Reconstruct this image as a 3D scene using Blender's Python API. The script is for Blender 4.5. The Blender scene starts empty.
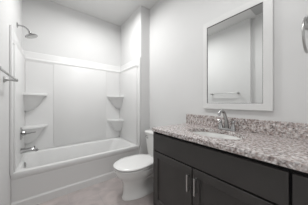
import bpy, bmesh, math
from mathutils import Vector, Matrix
S = bpy.context.scene
C = S.collection
PI = math.pi

# ------------------------------------------------------------------ camera
TH, CY = 0.6565, 102.72
cam = bpy.data.cameras.new('camera'); camo = bpy.data.objects.new('camera', cam); C.objects.link(camo)
cam.sensor_fit = 'HORIZONTAL'; cam.sensor_width = 36.0
cam.lens = 136.92 / 308 * 36.0
cam.shift_y = (CY - 102.5) / 308
cam.clip_start = 0.02
camo.location = (0, 0, 1.125)
camo.rotation_euler = (PI / 2, 0, -TH)
S.camera = camo

# ------------------------------------------------------------------ world, exposure
w = bpy.data.worlds.new('world'); S.world = w; w.use_nodes = True
bg = w.node_tree.nodes['Background']
bg.inputs[0].default_value = (1.0, 1.0, 1.0, 1); bg.inputs[1].default_value = 1.2
S.view_settings.view_transform = 'Standard'
S.view_settings.look = 'None'
S.view_settings.gamma = 1
S.view_settings.use_curve_mapping = False
S.view_settings.exposure = 0.1


def area(name, loc, rot, sx, sy, power, col=(1, 1, 0.995)):
    l = bpy.data.lights.new(name, 'AREA'); l.shape = 'RECTANGLE'; l.size = sx; l.size_y = sy
    l.energy = power; l.color = col
    o = bpy.data.objects.new(name, l); C.objects.link(o); o.location = loc; o.rotation_euler = rot
    return o


LX, LY = 0.55, 1.88
area('ceiling_lamp_light', (LX, LY, 2.66), (0, 0, 0), 0.30, 0.30, 17)
pl = bpy.data.lights.new('ceiling_lamp_glow', 'POINT'); pl.energy = 1.4; pl.shadow_soft_size = 0.11; pl.color = (1, 1, 0.995)
plo = bpy.data.objects.new('ceiling_lamp_glow', pl); C.objects.link(plo); plo.location = (LX, LY, 2.55)
area('vanity_side_fill', (0.50, 0.35, 2.66), (0, 0, 0), 0.30, 0.30, 9)  # added fill lamp that brightens the vanity wall, counter and cabinet
area('rear_fill_light', (0.4, -0.85, 1.15), (PI / 2, 0, PI), 1.0, 2.0, 2)  # added fill from behind the camera, no known source there

# ------------------------------------------------------------------ dimensions
XL, XV, XA = -0.304, 1.401, 1.220
YB, YT, YW = 2.756, 1.985, 1.948
YR = -0.75
ZC = 2.754


# ------------------------------------------------------------------ materials
def mat(name, col, rough=0.5, metal=0.0, spec=0.5, coat=0.0, bump=0.0, bscale=200.0, var=0.0, vscale=4.0):
    m = bpy.data.materials.new(name); m.use_nodes = True
    nt = m.node_tree; N = nt.nodes; L = nt.links
    b = N['Principled BSDF']
    b.inputs['Base Color'].default_value = (*col, 1); b.inputs['Roughness'].default_value = rough
    b.inputs['Metallic'].default_value = metal; b.inputs['Specular IOR Level'].default_value = spec
    b.inputs['Coat Weight'].default_value = coat
    tc = N.new('ShaderNodeTexCoord')
    if bump:
        n = N.new('ShaderNodeTexNoise'); n.inputs['Scale'].default_value = bscale; n.inputs['Detail'].default_value = 3
        L.new(tc.outputs['Object'], n.inputs['Vector'])
        bp = N.new('ShaderNodeBump'); bp.inputs['Strength'].default_value = bump; bp.inputs['Distance'].default_value = 0.002
        L.new(n.outputs['Fac'], bp.inputs['Height']); L.new(bp.outputs['Normal'], b.inputs['Normal'])
    if var:
        n = N.new('ShaderNodeTexNoise'); n.inputs['Scale'].default_value = vscale; n.inputs['Detail'].default_value = 4
        L.new(tc.outputs['Object'], n.inputs['Vector'])
        r = N.new('ShaderNodeValToRGB')
        r.color_ramp.elements[0].position = 0.3; r.color_ramp.elements[1].position = 0.7
        r.color_ramp.elements[0].color = (*[c * (1 - var) for c in col], 1)
        r.color_ramp.elements[1].color = (*[min(1, c * (1 + var)) for c in col], 1)
        L.new(n.outputs['Fac'], r.inputs['Fac']); L.new(r.outputs['Color'], b.inputs['Base Color'])
    return m


M = {}
M['wall'] = mat('wall_paint', (0.70, 0.70, 0.696), 0.75, bump=0.25, bscale=90, var=0.01)
M['ceiling'] = mat('ceiling_paint', (0.70, 0.70, 0.695), 0.9, bump=0.3, bscale=60, var=0.01)
M['trim'] = mat('trim_paint', (0.78, 0.78, 0.76), 0.4, var=0.01)
M['acrylic'] = mat('white_acrylic', (0.755, 0.755, 0.75), 0.34, coat=0.1, var=0.01, vscale=2)
M['porcelain'] = mat('porcelain', (0.80, 0.80, 0.785), 0.1, coat=0.5, var=0.005)
M['seat'] = mat('seat_plastic', (0.84, 0.84, 0.83), 0.2, coat=0.2, var=0.005)
M['chrome'] = mat('chrome', (0.42, 0.42, 0.42), 0.10, metal=1.0, var=0.03, vscale=30)
M['brushed'] = mat('brushed_nickel', (0.5, 0.5, 0.495), 0.3, metal=1.0, var=0.03, vscale=30)
M['cabinet'] = mat('charcoal_cabinet_paint', (0.046, 0.043, 0.041), 0.42, var=0.06, vscale=8, bump=0.05, bscale=120)
M['gap'] = mat('cabinet_interior', (0.006, 0.006, 0.006), 0.8, var=0.1)
M['black'] = mat('black_rubber', (0.02, 0.02, 0.02), 0.6, var=0.1)
M['lampglass'] = mat('lamp_diffuser', (0.9, 0.9, 0.88), 0.4, var=0.005)
M['frame'] = mat('mirror_frame_paint', (0.73, 0.73, 0.723), 0.35, var=0.01)
M['edge'] = mat('mirror_edge', (0.10, 0.10, 0.10), 0.5, var=0.05)
m = mat('mirror_silver', (0.88, 0.89, 0.885), 0.01, metal=1.0); M['mirror'] = m
m = mat('patch_grey', (0.42, 0.42, 0.42), 0.6, var=0.02); M['patch'] = m


def granite():
    m = bpy.data.materials.new('speckled_granite'); m.use_nodes = True
    nt = m.node_tree; N = nt.nodes; L = nt.links; b = N['Principled BSDF']
    b.inputs['Roughness'].default_value = 0.14; b.inputs['Specular IOR Level'].default_value = 0.8
    tc = N.new('ShaderNodeTexCoord')

    def noise(scale, detail, e):
        n = N.new('ShaderNodeTexNoise'); n.inputs['Scale'].default_value = scale; n.inputs['Detail'].default_value = detail
        L.new(tc.outputs['Object'], n.inputs['Vector'])
        r = N.new('ShaderNodeValToRGB'); cr = r.color_ramp
        cr.elements[0].position = e[0][0]; cr.elements[0].color = (*e[0][1], 1)
        cr.elements[1].position = e[-1][0]; cr.elements[1].color = (*e[-1][1], 1)
        for p, c in e[1:-1]:
            q = cr.elements.new(p); q.color = (*c, 1)
        L.new(n.outputs['Fac'], r.inputs['Fac']); return r
    v = N.new('ShaderNodeTexVoronoi'); v.inputs['Scale'].default_value = 110
    L.new(tc.outputs['Object'], v.inputs['Vector'])
    vr = N.new('ShaderNodeValToRGB'); cr = vr.color_ramp; cr.interpolation = 'CONSTANT'
    cols = [(0, (0.045, 0.04, 0.042)), (0.16, (0.17, 0.125, 0.115)), (0.36, (0.36, 0.275, 0.25)), (0.62, (0.52, 0.48, 0.465)), (0.84, (0.76, 0.74, 0.73))]
    cr.elements[0].position = 0; cr.elements[0].color = (*cols[0][1], 1)
    cr.elements[1].position = cols[1][0]; cr.elements[1].color = (*cols[1][1], 1)
    for p, c in cols[2:]:
        q = cr.elements.new(p); q.color = (*c, 1)
    sep = N.new('ShaderNodeSeparateColor'); L.new(v.outputs['Color'], sep.inputs[0]); L.new(sep.outputs[0], vr.inputs['Fac'])
    r2 = noise(58, 6, [(0.34, (0.13, 0.11, 0.105)), (0.47, (0.49, 0.43, 0.41)), (0.60, (0.85, 0.82, 0.815))])
    mx = N.new('ShaderNodeMix'); mx.data_type = 'RGBA'; mx.inputs[0].default_value = 0.5
    L.new(vr.outputs['Color'], mx.inputs[6]); L.new(r2.outputs['Color'], mx.inputs[7])
    L.new(mx.outputs[2], b.inputs['Base Color'])
    return m


M['granite'] = granite()


def floor_mat():
    m = bpy.data.materials.new('stone_look_floor_tile'); m.use_nodes = True
    nt = m.node_tree; N = nt.nodes; L = nt.links; b = N['Principled BSDF']
    b.inputs['Roughness'].default_value = 0.35
    tc = N.new('ShaderNodeTexCoord')
    mp = N.new('ShaderNodeMapping'); mp.inputs['Location'].default_value = (0.12, 0.05, 0)
    L.new(tc.outputs['Object'], mp.inputs['Vector'])
    br = N.new('ShaderNodeTexBrick'); br.offset = 0.5
    br.inputs['Scale'].default_value = 1.0; br.inputs['Brick Width'].default_value = 0.61; br.inputs['Row Height'].default_value = 0.305
    br.inputs['Mortar Size'].default_value = 0.003; br.inputs['Mortar Smooth'].default_value = 0.3
    br.inputs['Color1'].default_value = (0.47, 0.425, 0.415, 1); br.inputs['Color2'].default_value = (0.50, 0.445, 0.43, 1)
    br.inputs['Mortar'].default_value = (0.42, 0.39, 0.385, 1)
    L.new(mp.outputs[0], br.inputs['Vector'])
    n = N.new('ShaderNodeTexNoise'); n.inputs['Scale'].default_value = 5; n.inputs['Detail'].default_value = 5; n.inputs['Distortion'].default_value = 1.2
    L.new(tc.outputs['Object'], n.inputs['Vector'])
    r = N.new('ShaderNodeValToRGB'); r.color_ramp.elements[0].position = 0.35; r.color_ramp.elements[1].position = 0.65
    r.color_ramp.elements[0].color = (0.84, 0.84, 0.85, 1); r.color_ramp.elements[1].color = (1.06, 1.05, 1.05, 1)
    L.new(n.outputs['Fac'], r.inputs['Fac'])
    mx = N.new('ShaderNodeMix'); mx.data_type = 'RGBA'; mx.blend_type = 'MULTIPLY'; mx.inputs[0].default_value = 1
    L.new(br.outputs['Color'], mx.inputs[6]); L.new(r.outputs['Color'], mx.inputs[7]); L.new(mx.outputs[2], b.inputs['Base Color'])
    return m


M['floor'] = floor_mat()


# ------------------------------------------------------------------ mesh helpers (world coordinates)
def box(bm, x0, x1, y0, y1, z0, z1, bev=0.0, seg=2):
    r = bmesh.ops.create_cube(bm, size=1)
    vs = r['verts']
    for v in vs:
        v.co = Vector(((x0 + x1) / 2 + v.co.x * (x1 - x0), (y0 + y1) / 2 + v.co.y * (y1 - y0), (z0 + z1) / 2 + v.co.z * (z1 - z0)))
    if bev:
        es = list({e for v in vs for e in v.link_edges})
        bmesh.ops.bevel(bm, geom=es, offset=bev, segments=seg, profile=0.5, affect='EDGES')
    return bm


def loft(bm, loops, cap0=True, cap1=True, closed=False):
    rows = [[bm.verts.new(p) for p in lp] for lp in loops]
    n = len(rows[0]); k = len(rows)
    for i in range(k if closed else k - 1):
        a, b = rows[i], rows[(i + 1) % k]
        for j in range(n):
            bm.faces.new((a[j], a[(j + 1) % n], b[(j + 1) % n], b[j]))
    if not closed:
        if cap0: bm.faces.new(list(reversed(rows[0])))
        if cap1: bm.faces.new(rows[-1])
    return bm


def tube(bm, pts, rad, n=14, closed=False):
    pts = [Vector(p) for p in pts]
    k = len(pts)
    rads = rad if isinstance(rad, (list, tuple)) else [rad] * k
    loops = []
    up = None
    for i, p in enumerate(pts):
        if closed: t = pts[(i + 1) % k] - pts[i - 1]
        else: t = pts[min(i + 1, k - 1)] - pts[max(i - 1, 0)]
        t.normalize()
        if up is None:
            up = t.orthogonal().normalized()
        up = (up - t * up.dot(t)).normalized()
        s = t.cross(up)
        loops.append([p + (up * math.cos(2 * PI * j / n) + s * math.sin(2 * PI * j / n)) * rads[i] for j in range(n)])
    loft(bm, loops, closed=closed)
    return bm


def disc_stack(bm, base, axis, prof, n=28):
    """lathe: prof = [(distance along axis, radius)...]"""
    a = Vector(axis).normalized(); u = a.orthogonal().normalized(); s = a.cross(u); base = Vector(base)
    loft(bm, [[base + a * d + (u * math.cos(2 * PI * j / n) + s * math.sin(2 * PI * j / n)) * max(r, 1e-4) for j in range(n)] for d, r in prof])
    return bm


def bez(p0, p1, p2, p3, n=12):
    p0, p1, p2, p3 = map(Vector, (p0, p1, p2, p3))
    return [p0 * (1 - t) ** 3 + p1 * 3 * t * (1 - t) ** 2 + p2 * 3 * t * t * (1 - t) + p3 * t ** 3 for t in [i / n for i in range(n + 1)]]


def rrect(x0, x1, y0, y1, r, z, n=8):
    out = []
    for cx, cy, a0 in ((x1 - r, y1 - r, 0), (x0 + r, y1 - r, PI / 2), (x0 + r, y0 + r, PI), (x1 - r, y0 + r, 1.5 * PI)):
        for i in range(n + 1):
            a = a0 + PI / 2 * i / n
            out.append(Vector((cx + r * math.cos(a), cy + r * math.sin(a), z)))
    return out


def obj(name, bm, m, parent=None, smooth=None):
    bmesh.ops.recalc_face_normals(bm, faces=bm.faces)
    if parent is not None:
        off = Vector(parent.location)
        if parent.parent: off = off + Vector(parent.parent.location)
        p = parent
        off = Vector((0, 0, 0))
        while p is not None:
            off += Vector(p.location); p = p.parent
        for v in bm.verts: v.co -= off
    me = bpy.data.meshes.new(name); bm.to_mesh(me); bm.free()
    me.materials.append(m)
    if smooth is not None:
        for p in me.polygons: p.use_smooth = True
        me.set_sharp_from_angle(angle=math.radians(smooth))
    o = bpy.data.objects.new(name, me); C.objects.link(o)
    if parent is not None: o.parent = parent
    return o


def thing(name, label, cat, loc, group=None):
    o = bpy.data.objects.new(name, None); C.objects.link(o); o.location = loc
    o.empty_display_size = 0.1
    o['label'] = label; o['category'] = cat
    if group: o['group'] = group
    return o


def struct(name, bm, m, smooth=None):
    o = obj(name, bm, m, None, smooth); o['kind'] = 'structure'; return o


NB = bmesh.new
T = 0.12
# ------------------------------------------------------------------ the room
struct('floor', box(NB(), XL - 0.7, XV + T, YR - 0.9, YB + T, -0.1, 0), M['floor'])
struct('ceiling', box(NB(), XL - 0.7, XV + T, YR - T, YB + T, ZC, ZC + 0.1), M['ceiling'])
YJ = 0.955
struct('wall_left', box(NB(), XL - 0.36, XL, YJ, YB + T, 0, ZC), M['wall'])
struct('wall_left_rear', box(NB(), XL - 0.36, XL - 0.06, YR, YJ, 0, ZC), M['wall'])
struct('wall_back', box(NB(), XL, XV, YB, YB + T, 0, ZC), M['wall'])
struct('wall_right', box(NB(), XV, XV + T, YR - T, YB + T, 0, ZC), M['wall'])
# wing wall that closes the tub alcove; its drywall corner is rounded
bm = box(NB(), XA, XV, YW, YB, 0, ZC)
es = [e for e in bm.edges if all(abs(v.co.x - XA) < 1e-5 and abs(v.co.y - YW) < 1e-5 for v in e.verts)]
bmesh.ops.bevel(bm, geom=es, offset=0.014, segments=4, profile=0.5, affect='EDGES')
struct('wall_wing', bm, M['wall'], 30)
# wall behind the camera with a doorway opening added to let fill light in
bm = NB()
box(bm, XL - 0.24, -0.1, YR - T, YR, 0, ZC); box(bm, 0.9, XV, YR - T, YR, 0, ZC); box(bm, -0.1, 0.9, YR - T, YR, 2.1, ZC)
struct('wall_front', bm, M['wall'])
# baseboards
struct('baseboard_right', box(NB(), XV - 0.014, XV, 1.125, YW, 0, 0.09, 0.003), M['trim'])
struct('baseboard_wing', box(NB(), XA + 0.005, XV - 0.014, YW - 0.014, YW, 0, 0.09, 0.003), M['trim'])
struct('baseboard_left', box(NB(), XL, XL + 0.014, YJ, YW - 0.024, 0, 0.09, 0.003), M['trim'])

# ------------------------------------------------------------------ bathtub
ZR = 0.405
tub = thing('bathtub', 'white alcove bathtub with plain apron front below the shower surround', 'bathtub', ((XL + XA) / 2, (YT + YB) / 2, 0))
bm = NB()
x0, x1, y0, y1 = XL + 0.002, XA - 0.002, YT, YB - 0.002
loops = [rrect(x0, x1, y0 + 0.012, y1, 0.004, 0.33), rrect(x0, x1, y0 + 0.003, y1, 0.004, 0.345), rrect(x0, x1, y0, y1, 0.004, 0.365),
         rrect(x0, x1, y0, y1, 0.004, ZR - 0.012), rrect(x0, x1, y0 + 0.004, y1, 0.004, ZR - 0.003), rrect(x0, x1, y0 + 0.012, y1, 0.004, ZR)]
ix0, ix1, iy0, iy1 = x0 + 0.056, x1 - 0.09, y0 + 0.060, y1 - 0.09
loops += [rrect(ix0 - 0.012, ix1 + 0.012, iy0 - 0.012, iy1 + 0.012, 0.13, ZR - 0.001), rrect(ix0 - 0.003, ix1 + 0.003, iy0 - 0.003, iy1 + 0.003, 0.125, ZR - 0.007),
          rrect(ix0 + 0.004, ix1 - 0.006, iy0 + 0.004, iy1 - 0.004, 0.12, ZR - 0.025),
          rrect(ix0 + 0.03, ix1 - 0.12, iy0 + 0.03, iy1 - 0.03, 0.12, 0.2), rrect(ix0 + 0.05, ix1 - 0.2, iy0 + 0.05, iy1 - 0.05, 0.12, 0.12),
          rrect(ix0 + 0.09, ix1 - 0.26, iy0 + 0.09, iy1 - 0.09, 0.10, 0.09)]
loft(bm, loops, cap0=False)
obj('basin', bm, M['acrylic'], tub, 40)
bm = NB()
prof = [(0.012, 0.34), (0.012, 0.31), (0.014, 0.105), (0.011, 0.095), (0.005, 0.087), (0.003, 0.08), (0.003, 0.0), (0.05, 0.0), (0.05, 0.34)]
loft(bm, [[Vector((x, YT + a, z)) for a, z in prof] for x in (XL + 0.002, XA - 0.002)])
obj('apron', bm, M['acrylic'], tub)
PY = 2.33
ov = obj('overflow_plate', disc_stack(NB(), (ix0 + 0.013, PY, 0.352), (1, 0, 0.12), [(0, 0.034), (0.006, 0.034), (0.011, 0.026), (0.012, 0.0)]), M['chrome'], tub, 40)
ov['label'] = 'chrome overflow plate'
dr = obj('drain', disc_stack(NB(), (ix0 + 0.2, PY, 0.089), (0, 0, 1), [(0, 0.036), (0.004, 0.034), (0.005, 0.02), (0.002, 0.0)]), M['chrome'], tub, 40)

# ------------------------------------------------------------------ shower surround
ZS, ZL = 1.888, 1.762
sur = thing('shower_surround', 'white three wall shower surround with corner shelves above the bathtub', 'shower surround', ((XL + XA) / 2, YB, ZR))
PT = 0.034
pz0 = ZR + 0.002
bp_ = obj('back_panel', box(NB(), XL + PT, XA - PT, YB - PT, YB - 0.001, pz0, ZL + 0.02, 0.004), M['acrylic'], sur)
obj('raised_panel', box(NB(), 0.065, 0.895, YB - PT - 0.007, YB - PT + 0.004, 0.43, 1.742, 0.006, 2), M['acrylic'], bp_, 40)
for ya, xa, xb in ((YW - 0.022, XL + 0.001, XL + PT), (YW + 0.004, XA - PT, XA - 0.001)):
    left = xa < 0
    bm = box(NB(), xa, xb, ya + 0.075, YB - 0.001, pz0, ZL + 0.02, 0.010, 3)
    box(bm, xa if left else xb - 0.018, xa + 0.018 if left else xb, ya - 0.002, ya + 0.09, pz0, ZS + 0.003, 0.004, 2)
    obj('side_panel', bm, M['acrylic'], sur, 40)
# lip band around the top: slopes outward from the wall to its lower edge
bm = NB()
D1, D2 = 0.012, 0.044
prof = [(0.0015, ZS), (D1, ZS), (D1 + 0.004, ZS - 0.006), (0.030, ZL + 0.030), (D2 - 0.004, ZL + 0.018), (D2, ZL + 0.010), (D2, ZL + 0.004), (D2 - 0.003, ZL - 0.006), (PT - 0.002, ZL - 0.035), (0.0015, ZL - 0.035)]


def lip_loop(pos):
    out = []
    for d, z in prof:
        if pos == 'l0': out.append(Vector((XL + min(d, 0.016), YW - 0.022, z)))
        elif pos == 'l1': out.append(Vector((XL + d, YW + 0.09, z)))
        elif pos == 'cl': out.append(Vector((XL + d, YB - d, z)))
        elif pos == 'cr': out.append(Vector((XA - d, YB - d, z)))
        elif pos == 'r1': out.append(Vector((XA - d, YW + 0.09, z)))
        else: out.append(Vector((XA - min(d, 0.016), YW + 0.004, z)))
    return out


loft(bm, [lip_loop(p) for p in ('l0', 'l1', 'cl', 'cr', 'r1', 'r0')])
obj('top_lip', bm, M['acrylic'], sur)


def shelf(side, zt):
    cx = XL + PT - 0.004 if side == 'l' else XA - PT + 0.004
    sx = 1 if side == 'l' else -1
    cy = YB - PT + 0.004
    A, B = 0.265, 0.20

    def outline(k, z, n=12):
        pts = [Vector((cx, cy, z))]
        for i in range(n + 1):
            t = PI / 2 * i / n
            e = 0.55   # between a straight edge and a full quarter round
            a, b = math.cos(t) ** (2 * e), math.sin(t) ** (2 * e)
            pts.append(Vector((cx + sx * A * k * a, cy - B * k * b, z)))
        return pts
    bm = NB()
    loft(bm, [outline(0.975, zt - 0.034), outline(0.995, zt - 0.030), outline(1.0, zt - 0.024), outline(1.0, zt - 0.006), outline(0.985, zt)])
    so = obj('corner_shelf', bm, M['acrylic'], sur, 35)
    bm = NB()
    loft(bm, [outline(k, z) for k, z in ((0.93, zt - 0.033), (0.86, zt - 0.05), (0.76, zt - 0.09), (0.66, zt - 0.14), (0.54, zt - 0.19), (0.40, zt - 0.23), (0.20, zt - 0.258))])
    obj('bracket', bm, M['acrylic'], so, 60)


for sd in 'lr':
    for z in (1.262, 0.790): shelf(sd, z)

# ------------------------------------------------------------------ shower fittings
XF = XL + PT
sh = thing('wall_shower', 'chrome shower head on a curved arm high on the left wall', 'shower head', (XL, PY, 2.068))
obj('flange', disc_stack(NB(), (XL + 0.001, PY, 2.068), (1, 0, 0), [(0, 0.03), (0.004, 0.03), (0.011, 0.02), (0.013, 0.01)]), M['chrome'], sh, 40)
obj('arm', tube(NB(), bez((XL + 0.005, PY, 2.068), (XL + 0.07, PY, 2.078), (XL + 0.09, PY, 2.058), (XL + 0.112, PY, 2.022)), 0.0085), M['chrome'], sh, 60)
ax = Vector((0.42, 0.0, -1)).normalized()
hb = Vector((XL + 0.11, PY, 2.025))
hd = obj('head', disc_stack(NB(), hb, ax, [(0, 0.012), (0.012, 0.016), (0.02, 0.014), (0.028, 0.02), (0.045, 0.05), (0.054, 0.064), (0.062, 0.066), (0.066, 0.062), (0.066, 0.0)]), M['chrome'], sh, 35)
obj('spray_face', disc_stack(NB(), hb + ax * 0.0655, ax, [(0, 0.052), (0.003, 0.05), (0.003, 0.0)]), M['brushed'], hd, 35)

vz = 0.745
va = thing('shower_valve', 'chrome round shower valve with lever handle on the left surround panel', 'shower valve', (XF, PY, vz))
obj('escutcheon', disc_stack(NB(), (XF + 0.001, PY, vz), (1, 0, 0), [(0, 0.078), (0.004, 0.078), (0.014, 0.06), (0.018, 0.03), (0.045, 0.024), (0.05, 0.02)]), M['chrome'], va, 35)
obj('lever', tube(NB(), [(XF + 0.045, PY, vz), (XF + 0.07, PY, vz), (XF + 0.10, PY - 0.015, vz + 0.006), (XF + 0.14, PY - 0.03, vz + 0.01)], [0.018, 0.017, 0.011, 0.008]), M['chrome'], va, 60)

sz = 0.532
sp = thing('tub_spout', 'chrome tub spout below the lever valve above the bathtub', 'spout', (XF, PY, sz))
bm = NB()
tube(bm, [(XF + 0.001, PY, sz), (XF + 0.02, PY, sz), (XF + 0.07, PY, sz + 0.002), (XF + 0.115, PY, sz - 0.002), (XF + 0.145, PY, sz - 0.012), (XF + 0.155, PY, sz - 0.028)], [0.031, 0.029, 0.026, 0.024, 0.021, 0.017], 20)
obj('body', bm, M['chrome'], sp, 50)
obj('diverter_knob', disc_stack(NB(), (XF + 0.128, PY, sz + 0.012), (0, 0, 1), [(0, 0.005), (0.015, 0.005), (0.017, 0.009), (0.024, 0.009), (0.026, 0.004)], 14), M['chrome'], sp, 40)

# ------------------------------------------------------------------ towel bar on the left wall
BX, BZ = XL + 0.075, 1.325
tb = thing('towel_bar', 'chrome towel bar on the left wall beside the bathtub', 'towel bar', (XL, 1.44, BZ))
for yy in (1.16, 1.715):
    bm = NB()
    disc_stack(bm, (XL + 0.001, yy, BZ), (1, 0, 0), [(0, 0.027), (0.005, 0.027), (0.010, 0.02), (0.02, 0.011), (0.05, 0.010), (0.062, 0.012), (0.085, 0.013), (0.088, 0.010)])
    obj('post', bm, M['brushed'], tb, 40)
obj('bar', tube(NB(), [(BX, 1.14, BZ + 0.004), (BX, 1.73, BZ + 0.004)], 0.008), M['brushed'], tb, 60)

# ------------------------------------------------------------------ toilet
TY = 1.487
toi = thing('toilet', 'white two piece toilet with closed lid between vanity and bathtub', 'toilet', (1.0, TY, 0))


def egg(xf, xb, hw, z, n=40, sq=0.0, back=2.0):
    """plan outline: round front at xf (towards -X), squarer back at xb"""
    xm = xf + (xb - xf) * 0.46
    out = []
    for j in range(n):
        t = 2 * PI * j / n
        c, s = math.cos(t), math.sin(t)
        if c >= 0:
            e = 2 / (back + 0.6)
            x = xm + (xb - xm) * abs(c) ** e; y = hw * math.copysign(abs(s) ** e, s)
        else:
            x = xm + (xm - xf) * c; y = hw * math.copysign(abs(s) ** 0.96, s)
        out.append(Vector((x, TY + y, z)))
    return out


bm = NB()
loft(bm, [egg(0.680, 1.33, 0.116, 0.0), egg(0.680, 1.33, 0.116, 0.02), egg(0.688, 1.31, 0.108, 0.035), egg(0.695, 1.30, 0.104, 0.09),
          egg(0.695, 1.30, 0.105, 0.15), egg(0.686, 1.32, 0.115, 0.195), egg(0.660, 1.34, 0.142, 0.238), egg(0.622, 1.35, 0.170, 0.275),
          egg(0.603, 1.35, 0.182, 0.308), egg(0.597, 1.35, 0.186, 0.335), egg(0.601, 1.35, 0.183, 0.346)])
# hollow flanks behind the pedestal, where the trapway shows
for v in bm.verts:
    if v.co.z < 0.27 and v.co.z > 0.03 and 0.90 < v.co.x < 1.30:
        k = math.sin((v.co.x - 0.90) / 0.40 * PI) * math.sin((v.co.z - 0.03) / 0.24 * PI)
        v.co.y = TY + (v.co.y - TY) * (1 - 0.45 * max(k, 0))
bowl = obj('bowl', bm, M['porcelain'], toi, 50)
for s in (-1, 1):
    bm = NB()
    tube(bm, [(0.89, TY + s * 0.06, 0.17), (0.95, TY + s * 0.075, 0.22), (1.02, TY + s * 0.078, 0.235), (1.09, TY + s * 0.078, 0.20), (1.14, TY + s * 0.078, 0.12), (1.17, TY + s * 0.075, 0.03)],
         [0.03, 0.042, 0.045, 0.045, 0.045, 0.045], 18)
    obj('trapway', bm, M['porcelain'], bowl, 60)
    obj('bolt_cap', disc_stack(NB(), (1.08, TY + s * 0.128, 0.0), (0, 0, 1), [(0, 0.018), (0.03, 0.017), (0.042, 0.012), (0.046, 0.0)], 16), M['porcelain'], bowl, 50)


bm = NB()
loft(bm, [egg(0.645, 1.07, 0.145, 0.347), egg(0.643, 1.07, 0.147, 0.356), egg(0.592, 1.11, 0.190, 0.357), egg(0.590, 1.11, 0.192, 0.367), egg(0.598, 1.105, 0.186, 0.371), egg(0.638, 1.07, 0.150, 0.3715)])
obj('seat', bm, M['seat'], toi, 40)
bm = NB()
loft(bm, [egg(0.638, 1.07, 0.150, 0.372), egg(0.636, 1.07, 0.152, 0.382), egg(0.588, 1.113, 0.194, 0.383), egg(0.585, 1.116, 0.197, 0.394), egg(0.593, 1.11, 0.191, 0.401),
          egg(0.645, 1.08, 0.155, 0.406), egg(0.725, 1.01, 0.09, 0.408)])
lid = obj('lid', bm, M['seat'], toi, 50)
for s in (-1, 1):
    obj('hinge', box(NB(), 1.105, 1.135, TY + s * 0.075 - 0.022, TY + s * 0.075 + 0.022, 0.347, 0.395, 0.008, 3), M['seat'], toi, 50)
bm = NB()
loft(bm, [rrect(1.18, 1.385, TY - 0.20, TY + 0.20, 0.03, 0.34), rrect(1.165, 1.39, TY - 0.215, TY + 0.215, 0.035, 0.42), rrect(1.152, 1.392, TY - 0.238, TY + 0.238, 0.04, 0.672)])
tank = obj('tank', bm, M['porcelain'], toi, 50)
bm = NB()
loft(bm, [rrect(1.146, 1.396, TY - 0.244, TY + 0.244, 0.042, 0.673), rrect(1.140, 1.398, TY - 0.250, TY + 0.250, 0.044, 0.680), rrect(1.140, 1.398, TY - 0.250, TY + 0.250, 0.044, 0.698), rrect(1.150, 1.39, TY - 0.240, TY + 0.240, 0.04, 0.710)])
obj('tank_lid', bm, M['porcelain'], toi, 50)
bm = NB()
disc_stack(bm, (1.157, TY + 0.19, 0.628), (-1, 0, 0), [(0, 0.016), (0.012, 0.016), (0.02, 0.012), (0.024, 0.01)], 18)
tube(bm, [(1.136, TY + 0.19, 0.628), (1.128, TY + 0.16, 0.626), (1.124, TY + 0.12, 0.620)], [0.008, 0.008, 0.009], 12)
lv = obj('flush_lever', bm, M['chrome'], toi, 50); lv['label'] = 'chrome flush lever'
# water supply: a wall stop and a braided hose up to the tank
WY = TY + 0.285
obj('supply_hose', tube(NB(), bez((XV - 0.062, WY, 0.205), (XV - 0.062, WY, 0.27), (XV - 0.09, TY + 0.16, 0.24), (XV - 0.09, TY + 0.16, 0.345)), 0.006, 10), M['brushed'], toi, 60)['label'] = 'braided metal supply hose'
ws = thing('water_stop_valve', 'small chrome water stop valve low on the wall behind the toilet', 'valve', (XV, WY, 0.18))
obj('flange', disc_stack(NB(), (XV - 0.001, WY, 0.18), (-1, 0, 0), [(0, 0.026), (0.004, 0.026), (0.006, 0.009), (0.045, 0.009)], 18), M['chrome'], ws, 40)
obj('handle', disc_stack(NB(), (XV - 0.046, WY, 0.18), (-1, 0, 0), [(0, 0.010), (0.03, 0.010), (0.034, 0.016), (0.048, 0.016), (0.05, 0.0)], 18), M['chrome'], ws, 40)

# ------------------------------------------------------------------ vanity cabinet
XC = 0.853           # front face of doors
CYL, CYR = 1.118, -0.40
ZT, ZU = 0.870, 0.835
van = thing('vanity_cabinet', 'charcoal shaker vanity cabinet under the granite countertop', 'cabinet', (1.13, 0.36, 0))
bm = NB()
box(bm, XC + 0.02, XC + 0.036, CYR, CYL - 0.017, 0.1, ZU - 0.003)
box(bm, XV - 0.012, XV - 0.002, CYR, CYL - 0.017, 0.1, ZU - 0.003)
box(bm, XC + 0.036, XV - 0.012, CYR, CYL - 0.017, 0.1, 0.116)
box(bm, XC + 0.036, XV - 0.012, CYR, CYR + 0.016, 0.116, ZU - 0.003)
box(bm, XC + 0.036, XV - 0.012, 0.10, 0.116, 0.116, ZU - 0.003)
box(bm, XC + 0.08, XV - 0.002, CYR, CYL - 0.003, 0.0, 0.1)
obj('body', bm, M['gap'], van)
obj('side_panel', box(NB(), XC + 0.001, XV - 0.002, CYL - 0.016, CYL + 0.003, 0.0, ZU - 0.003, 0.0015), M['cabinet'], van)


def slab_front(name, ya, yb, za, zb, parent):
    return obj(name, box(NB(), XC, XC + 0.019, ya, yb, za, zb, 0.002), M['cabinet'], parent)


def shaker(name, ya, yb, za, zb, parent, st=0.058):
    """frame-and-panel front, one mesh"""
    bm = NB()
    def rect(x, i, z_i=None): return [Vector((x, ya + i, za + i)), Vector((x, yb - i, za + i)), Vector((x, yb - i, zb - i)), Vector((x, ya + i, zb - i))]
    loft(bm, [rect(XC + 0.019, 0), rect(XC + 0.0015, 0), rect(XC, 0.0015), rect(XC, st - 0.001), rect(XC + 0.001, st), rect(XC + 0.011, st + 0.002)])
    return obj(name, bm, M['cabinet'], parent)


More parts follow.
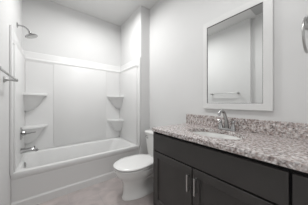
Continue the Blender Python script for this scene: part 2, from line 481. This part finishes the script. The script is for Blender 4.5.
def pull(parent, y, zc, L=0.124):
    bm = NB()
    box(bm, XC - 0.033, XC - 0.024, y - 0.0065, y + 0.0065, zc - L / 2, zc + L / 2, 0.0015)
    for s in (-1, 1):
        z = zc + s * (L / 2 - 0.012)
        box(bm, XC - 0.025, XC - 0.0005, y - 0.0045, y + 0.0045, z - 0.005, z + 0.005)
    h = obj('handle', bm, M['brushed'], parent); h['label'] = 'brushed nickel bar pull'
    return h


FY0 = 0.118
slab_front('false_drawer_front', FY0, CYL - 0.010, 0.647, 0.812, van)
SY = 0.640
d1 = shaker('door', SY + 0.004, CYL - 0.010, 0.105, 0.635, van)
d2 = shaker('door', FY0, SY - 0.004, 0.105, 0.635, van)
pull(d1, SY + 0.024, 0.520); pull(d2, SY - 0.040, 0.520)
# next bay on the right: a stack of drawers
dt = slab_front('drawer', CYR, FY0 - 0.012, 0.644, 0.812, van)
dm = slab_front('drawer', CYR, FY0 - 0.012, 0.375, 0.636, van)
db = slab_front('drawer', CYR, FY0 - 0.012, 0.105, 0.369, van)

# ------------------------------------------------------------------ countertop with backsplash
ct = thing('granite_countertop', 'speckled pinkish grey granite countertop with backsplash on the vanity', 'countertop', (1.13, 0.36, ZU))
kx0, kx1, ky0, ky1 = 0.839, XV - 0.001, CYR - 0.01, 1.1246
SX, SYc, SA, SB = 1.118, 0.610, 0.162, 0.234   # sink centre and half sizes
N_ = 64


def ell(a, b, z): return [Vector((SX + a * math.cos(2 * PI * j / N_), SYc + b * math.sin(2 * PI * j / N_), z)) for j in range(N_)]


def rect_pts(i, z):
    X0, X1, Y0, Y1 = kx0 + i, kx1 - i, ky0 + i, ky1 - i
    out = []
    for j in range(N_):
        c, s = math.cos(2 * PI * j / N_), math.sin(2 * PI * j / N_)
        tx = ((X1 - SX) / c) if c > 1e-6 else ((X0 - SX) / c) if c < -1e-6 else 1e9
        ty = ((Y1 - SYc) / s) if s > 1e-6 else ((Y0 - SYc) / s) if s < -1e-6 else 1e9
        t = min(tx, ty)
        out.append(Vector((SX + c * t, SYc + s * t, z)))
    # pull the nearest point onto each true corner
    for qx, qy in ((X0, Y0), (X0, Y1), (X1, Y0), (X1, Y1)):
        j = min(range(N_), key=lambda k: (out[k].x - qx) ** 2 + (out[k].y - qy) ** 2)
        out[j] = Vector((qx, qy, z))
    return out


bm = NB()
loft(bm, [rect_pts(0.004, ZT), rect_pts(0.001, ZT - 0.002), rect_pts(0, ZT - 0.005), rect_pts(0, ZU + 0.003), rect_pts(0.003, ZU), ell(SA, SB, ZU), ell(SA, SB, ZT - 0.003), ell(SA + 0.003, SB + 0.003, ZT)], closed=True)
obj('slab', bm, M['granite'], ct)
obj('backsplash', box(NB(), XV - 0.0215, XV - 0.001, ky0, ky1, ZT + 0.0005, 0.984, 0.002), M['granite'], ct)

# ------------------------------------------------------------------ sink
sk = thing('sink', 'white oval undermount sink set in the granite countertop', 'sink', (SX, SYc, 0.68))
bm = NB()
loft(bm, [ell(SA + 0.02, SB + 0.02, ZU - 0.001), ell(SA + 0.004, SB + 0.004, ZU - 0.001), ell(SA, SB, ZU - 0.006), ell(SA * 0.97, SB * 0.97, 0.80), ell(SA * 0.86, SB * 0.86, 0.75), ell(SA * 0.62, SB * 0.62, 0.71), ell(SA * 0.3, SB * 0.3, 0.696), ell(0.022, 0.022, 0.693),
          ell(0.024, 0.024, 0.684), ell(SA * 0.64, SB * 0.64, 0.70), ell(SA * 0.92, SB * 0.92, 0.745), ell(SA + 0.01, SB + 0.01, 0.80), ell(SA + 0.02, SB + 0.02, ZU - 0.012)], closed=True)
obj('basin', bm, M['porcelain'], sk, 50)
obj('drain', disc_stack(NB(), (SX, SYc, 0.686), (0, 0, 1), [(0, 0.020), (0.008, 0.021), (0.010, 0.019), (0.012, 0.0)], 20), M['chrome'], sk, 40)

# ------------------------------------------------------------------ faucet
FX, FY = 1.318, 0.598
fa = thing('faucet', 'chrome two handle faucet with arched spout behind the sink', 'faucet', (FX, FY, ZT))
bm = NB()
loft(bm, [rrect(FX - 0.027, FX + 0.027, FY - 0.078, FY + 0.078, 0.026, ZT + 0.0005), rrect(FX - 0.027, FX + 0.027, FY - 0.078, FY + 0.078, 0.026, ZT + 0.012), rrect(FX - 0.022, FX + 0.022, FY - 0.073, FY + 0.073, 0.021, ZT + 0.020)])
obj('base', bm, M['chrome'], fa, 40)
pts = bez((FX, FY, ZT + 0.018), (FX - 0.005, FY, ZT + 0.09), (FX - 0.035, FY, ZT + 0.165), (FX - 0.085, FY, ZT + 0.182), 10) + bez((FX - 0.085, FY, ZT + 0.182), (FX - 0.115, FY, ZT + 0.188), (FX - 0.135, FY, ZT + 0.175), (FX - 0.142, FY, ZT + 0.145), 6)[1:]
obj('spout', tube(NB(), pts, [0.023, 0.021, 0.0195, 0.018, 0.0165, 0.0155, 0.0145, 0.014, 0.0135, 0.013, 0.0125, 0.0125, 0.012, 0.012, 0.012, 0.012, 0.0118][:len(pts)], 18), M['chrome'], fa, 60)
for s in (-1, 1):
    bm = NB()
    disc_stack(bm, (FX, FY + s * 0.055, ZT + 0.018), (0, 0, 1), [(0, 0.023), (0.010, 0.022), (0.03, 0.015), (0.048, 0.011), (0.055, 0.013), (0.066, 0.013), (0.072, 0.007)], 20)
    tube(bm, [(FX, FY + s * 0.055, ZT + 0.078), (FX + 0.002, FY + s * 0.068, ZT + 0.083), (FX + 0.004, FY + s * 0.082, ZT + 0.087)], [0.008, 0.006, 0.005], 12)
    obj('handle', bm, M['chrome'], fa, 50)

# ------------------------------------------------------------------ framed mirror
my0, my1, mz0, mz1 = 0.278, 0.880, 1.060, 2.000
mi = thing('framed_mirror', 'rectangular wall mirror with flat white frame above the sink', 'mirror', (XV, (my0 + my1) / 2, mz0))
FW = 0.062
bm = NB()


IL, IR, IT, IB = 0.044, 0.062, 0.056, 0.058


def yz(x, k, d=0.0):   # k = 0 outer outline, 1 inner outline; d insets further
    a, b, c, e = my0 + IR * k + d, my1 - IL * k - d, mz0 + IB * k + d, mz1 - IT * k - d
    return [Vector((x, a, c)), Vector((x, b, c)), Vector((x, b, e)), Vector((x, a, e))]


xf = XV - 0.026
loft(bm, [yz(XV - 0.001, 0), yz(xf + 0.002, 0), yz(xf, 0, 0.002), yz(xf, 1, -0.002), yz(xf + 0.002, 1), yz(XV - 0.012, 1), yz(XV - 0.001, 1)], closed=True)
obj('frame', bm, M['frame'], mi)
obj('glass', box(NB(), XV - 0.018, XV - 0.010, my0 + IR - 0.001, my1 - IL + 0.001, mz0 + IB - 0.001, mz1 - IT + 0.001), M['mirror'], mi)
bm = NB()
loft(bm, [yz(XV - 0.023, 1, -0.001), yz(XV - 0.023, 1, 0.003), yz(XV - 0.017, 1, 0.003), yz(XV - 0.017, 1, -0.001)], closed=True)
obj('inner_edge', bm, M['edge'], mi)

# ------------------------------------------------------------------ towel ring on the vanity wall
RX, RY, RZ = 1.29, 0.096, 1.652
tr = thing('towel_ring', 'chrome towel ring on the wall right of the framed mirror', 'towel ring', (XV, RY, RZ))
bm = NB()
disc_stack(bm, (XV - 0.001, RY, RZ), (-1, 0, 0), [(0, 0.028), (0.006, 0.028), (0.012, 0.018), (0.02, 0.012), (0.09, 0.011), (0.105, 0.017), (0.12, 0.017), (0.124, 0.012)], 24)
obj('mount', bm, M['brushed'], tr, 40)
R_ = 0.105
ca, sa = math.cos(math.radians(3.5)), math.sin(math.radians(3.5))
cpt = Vector((RX, RY, RZ - R_ + 0.002))
obj('ring', tube(NB(), [cpt + Vector((ca * math.cos(a) * R_, -sa * math.cos(a) * R_, math.sin(a) * R_)) for a in [2 * PI * i / 48 for i in range(48)]], 0.0065, 12, True), M['brushed'], tr, 60)

# ------------------------------------------------------------------ ceiling light (gives the room its light), added vanity fill light and thin grey box seen in the mirror
for lx, ly, lab in ((LX, LY, 'round flush ceiling light above the bathtub edge and toilet'), (0.50, 0.35, 'added unseen flush fill light on the ceiling in front of the vanity mirror')):
    cl = thing('ceiling_light', lab, 'ceiling light', (lx, ly, ZC), 'ceiling lights')
    obj('base', disc_stack(NB(), (lx, ly, ZC - 0.0005), (0, 0, -1), [(0, 0.19), (0.02, 0.19), (0.03, 0.18)]), M['brushed'], cl, 40)
    obj('diffuser', disc_stack(NB(), (lx, ly, ZC - 0.03), (0, 0, -1), [(0, 0.17), (0.02, 0.165), (0.04, 0.14), (0.05, 0.08), (0.052, 0.0)]), M['lampglass'], cl, 50)
ve = thing('ceiling_patch', 'unidentified grey square on the ceiling seen in the top corner of the mirror', 'patch', (-0.08, 0.65, ZC))
obj('frame', box(NB(), -0.28, 0.12, 0.44, 0.86, ZC - 0.012, ZC - 0.0005, 0.003), M['patch'], ve)  # thin grey box on the ceiling, what it is stays unknown
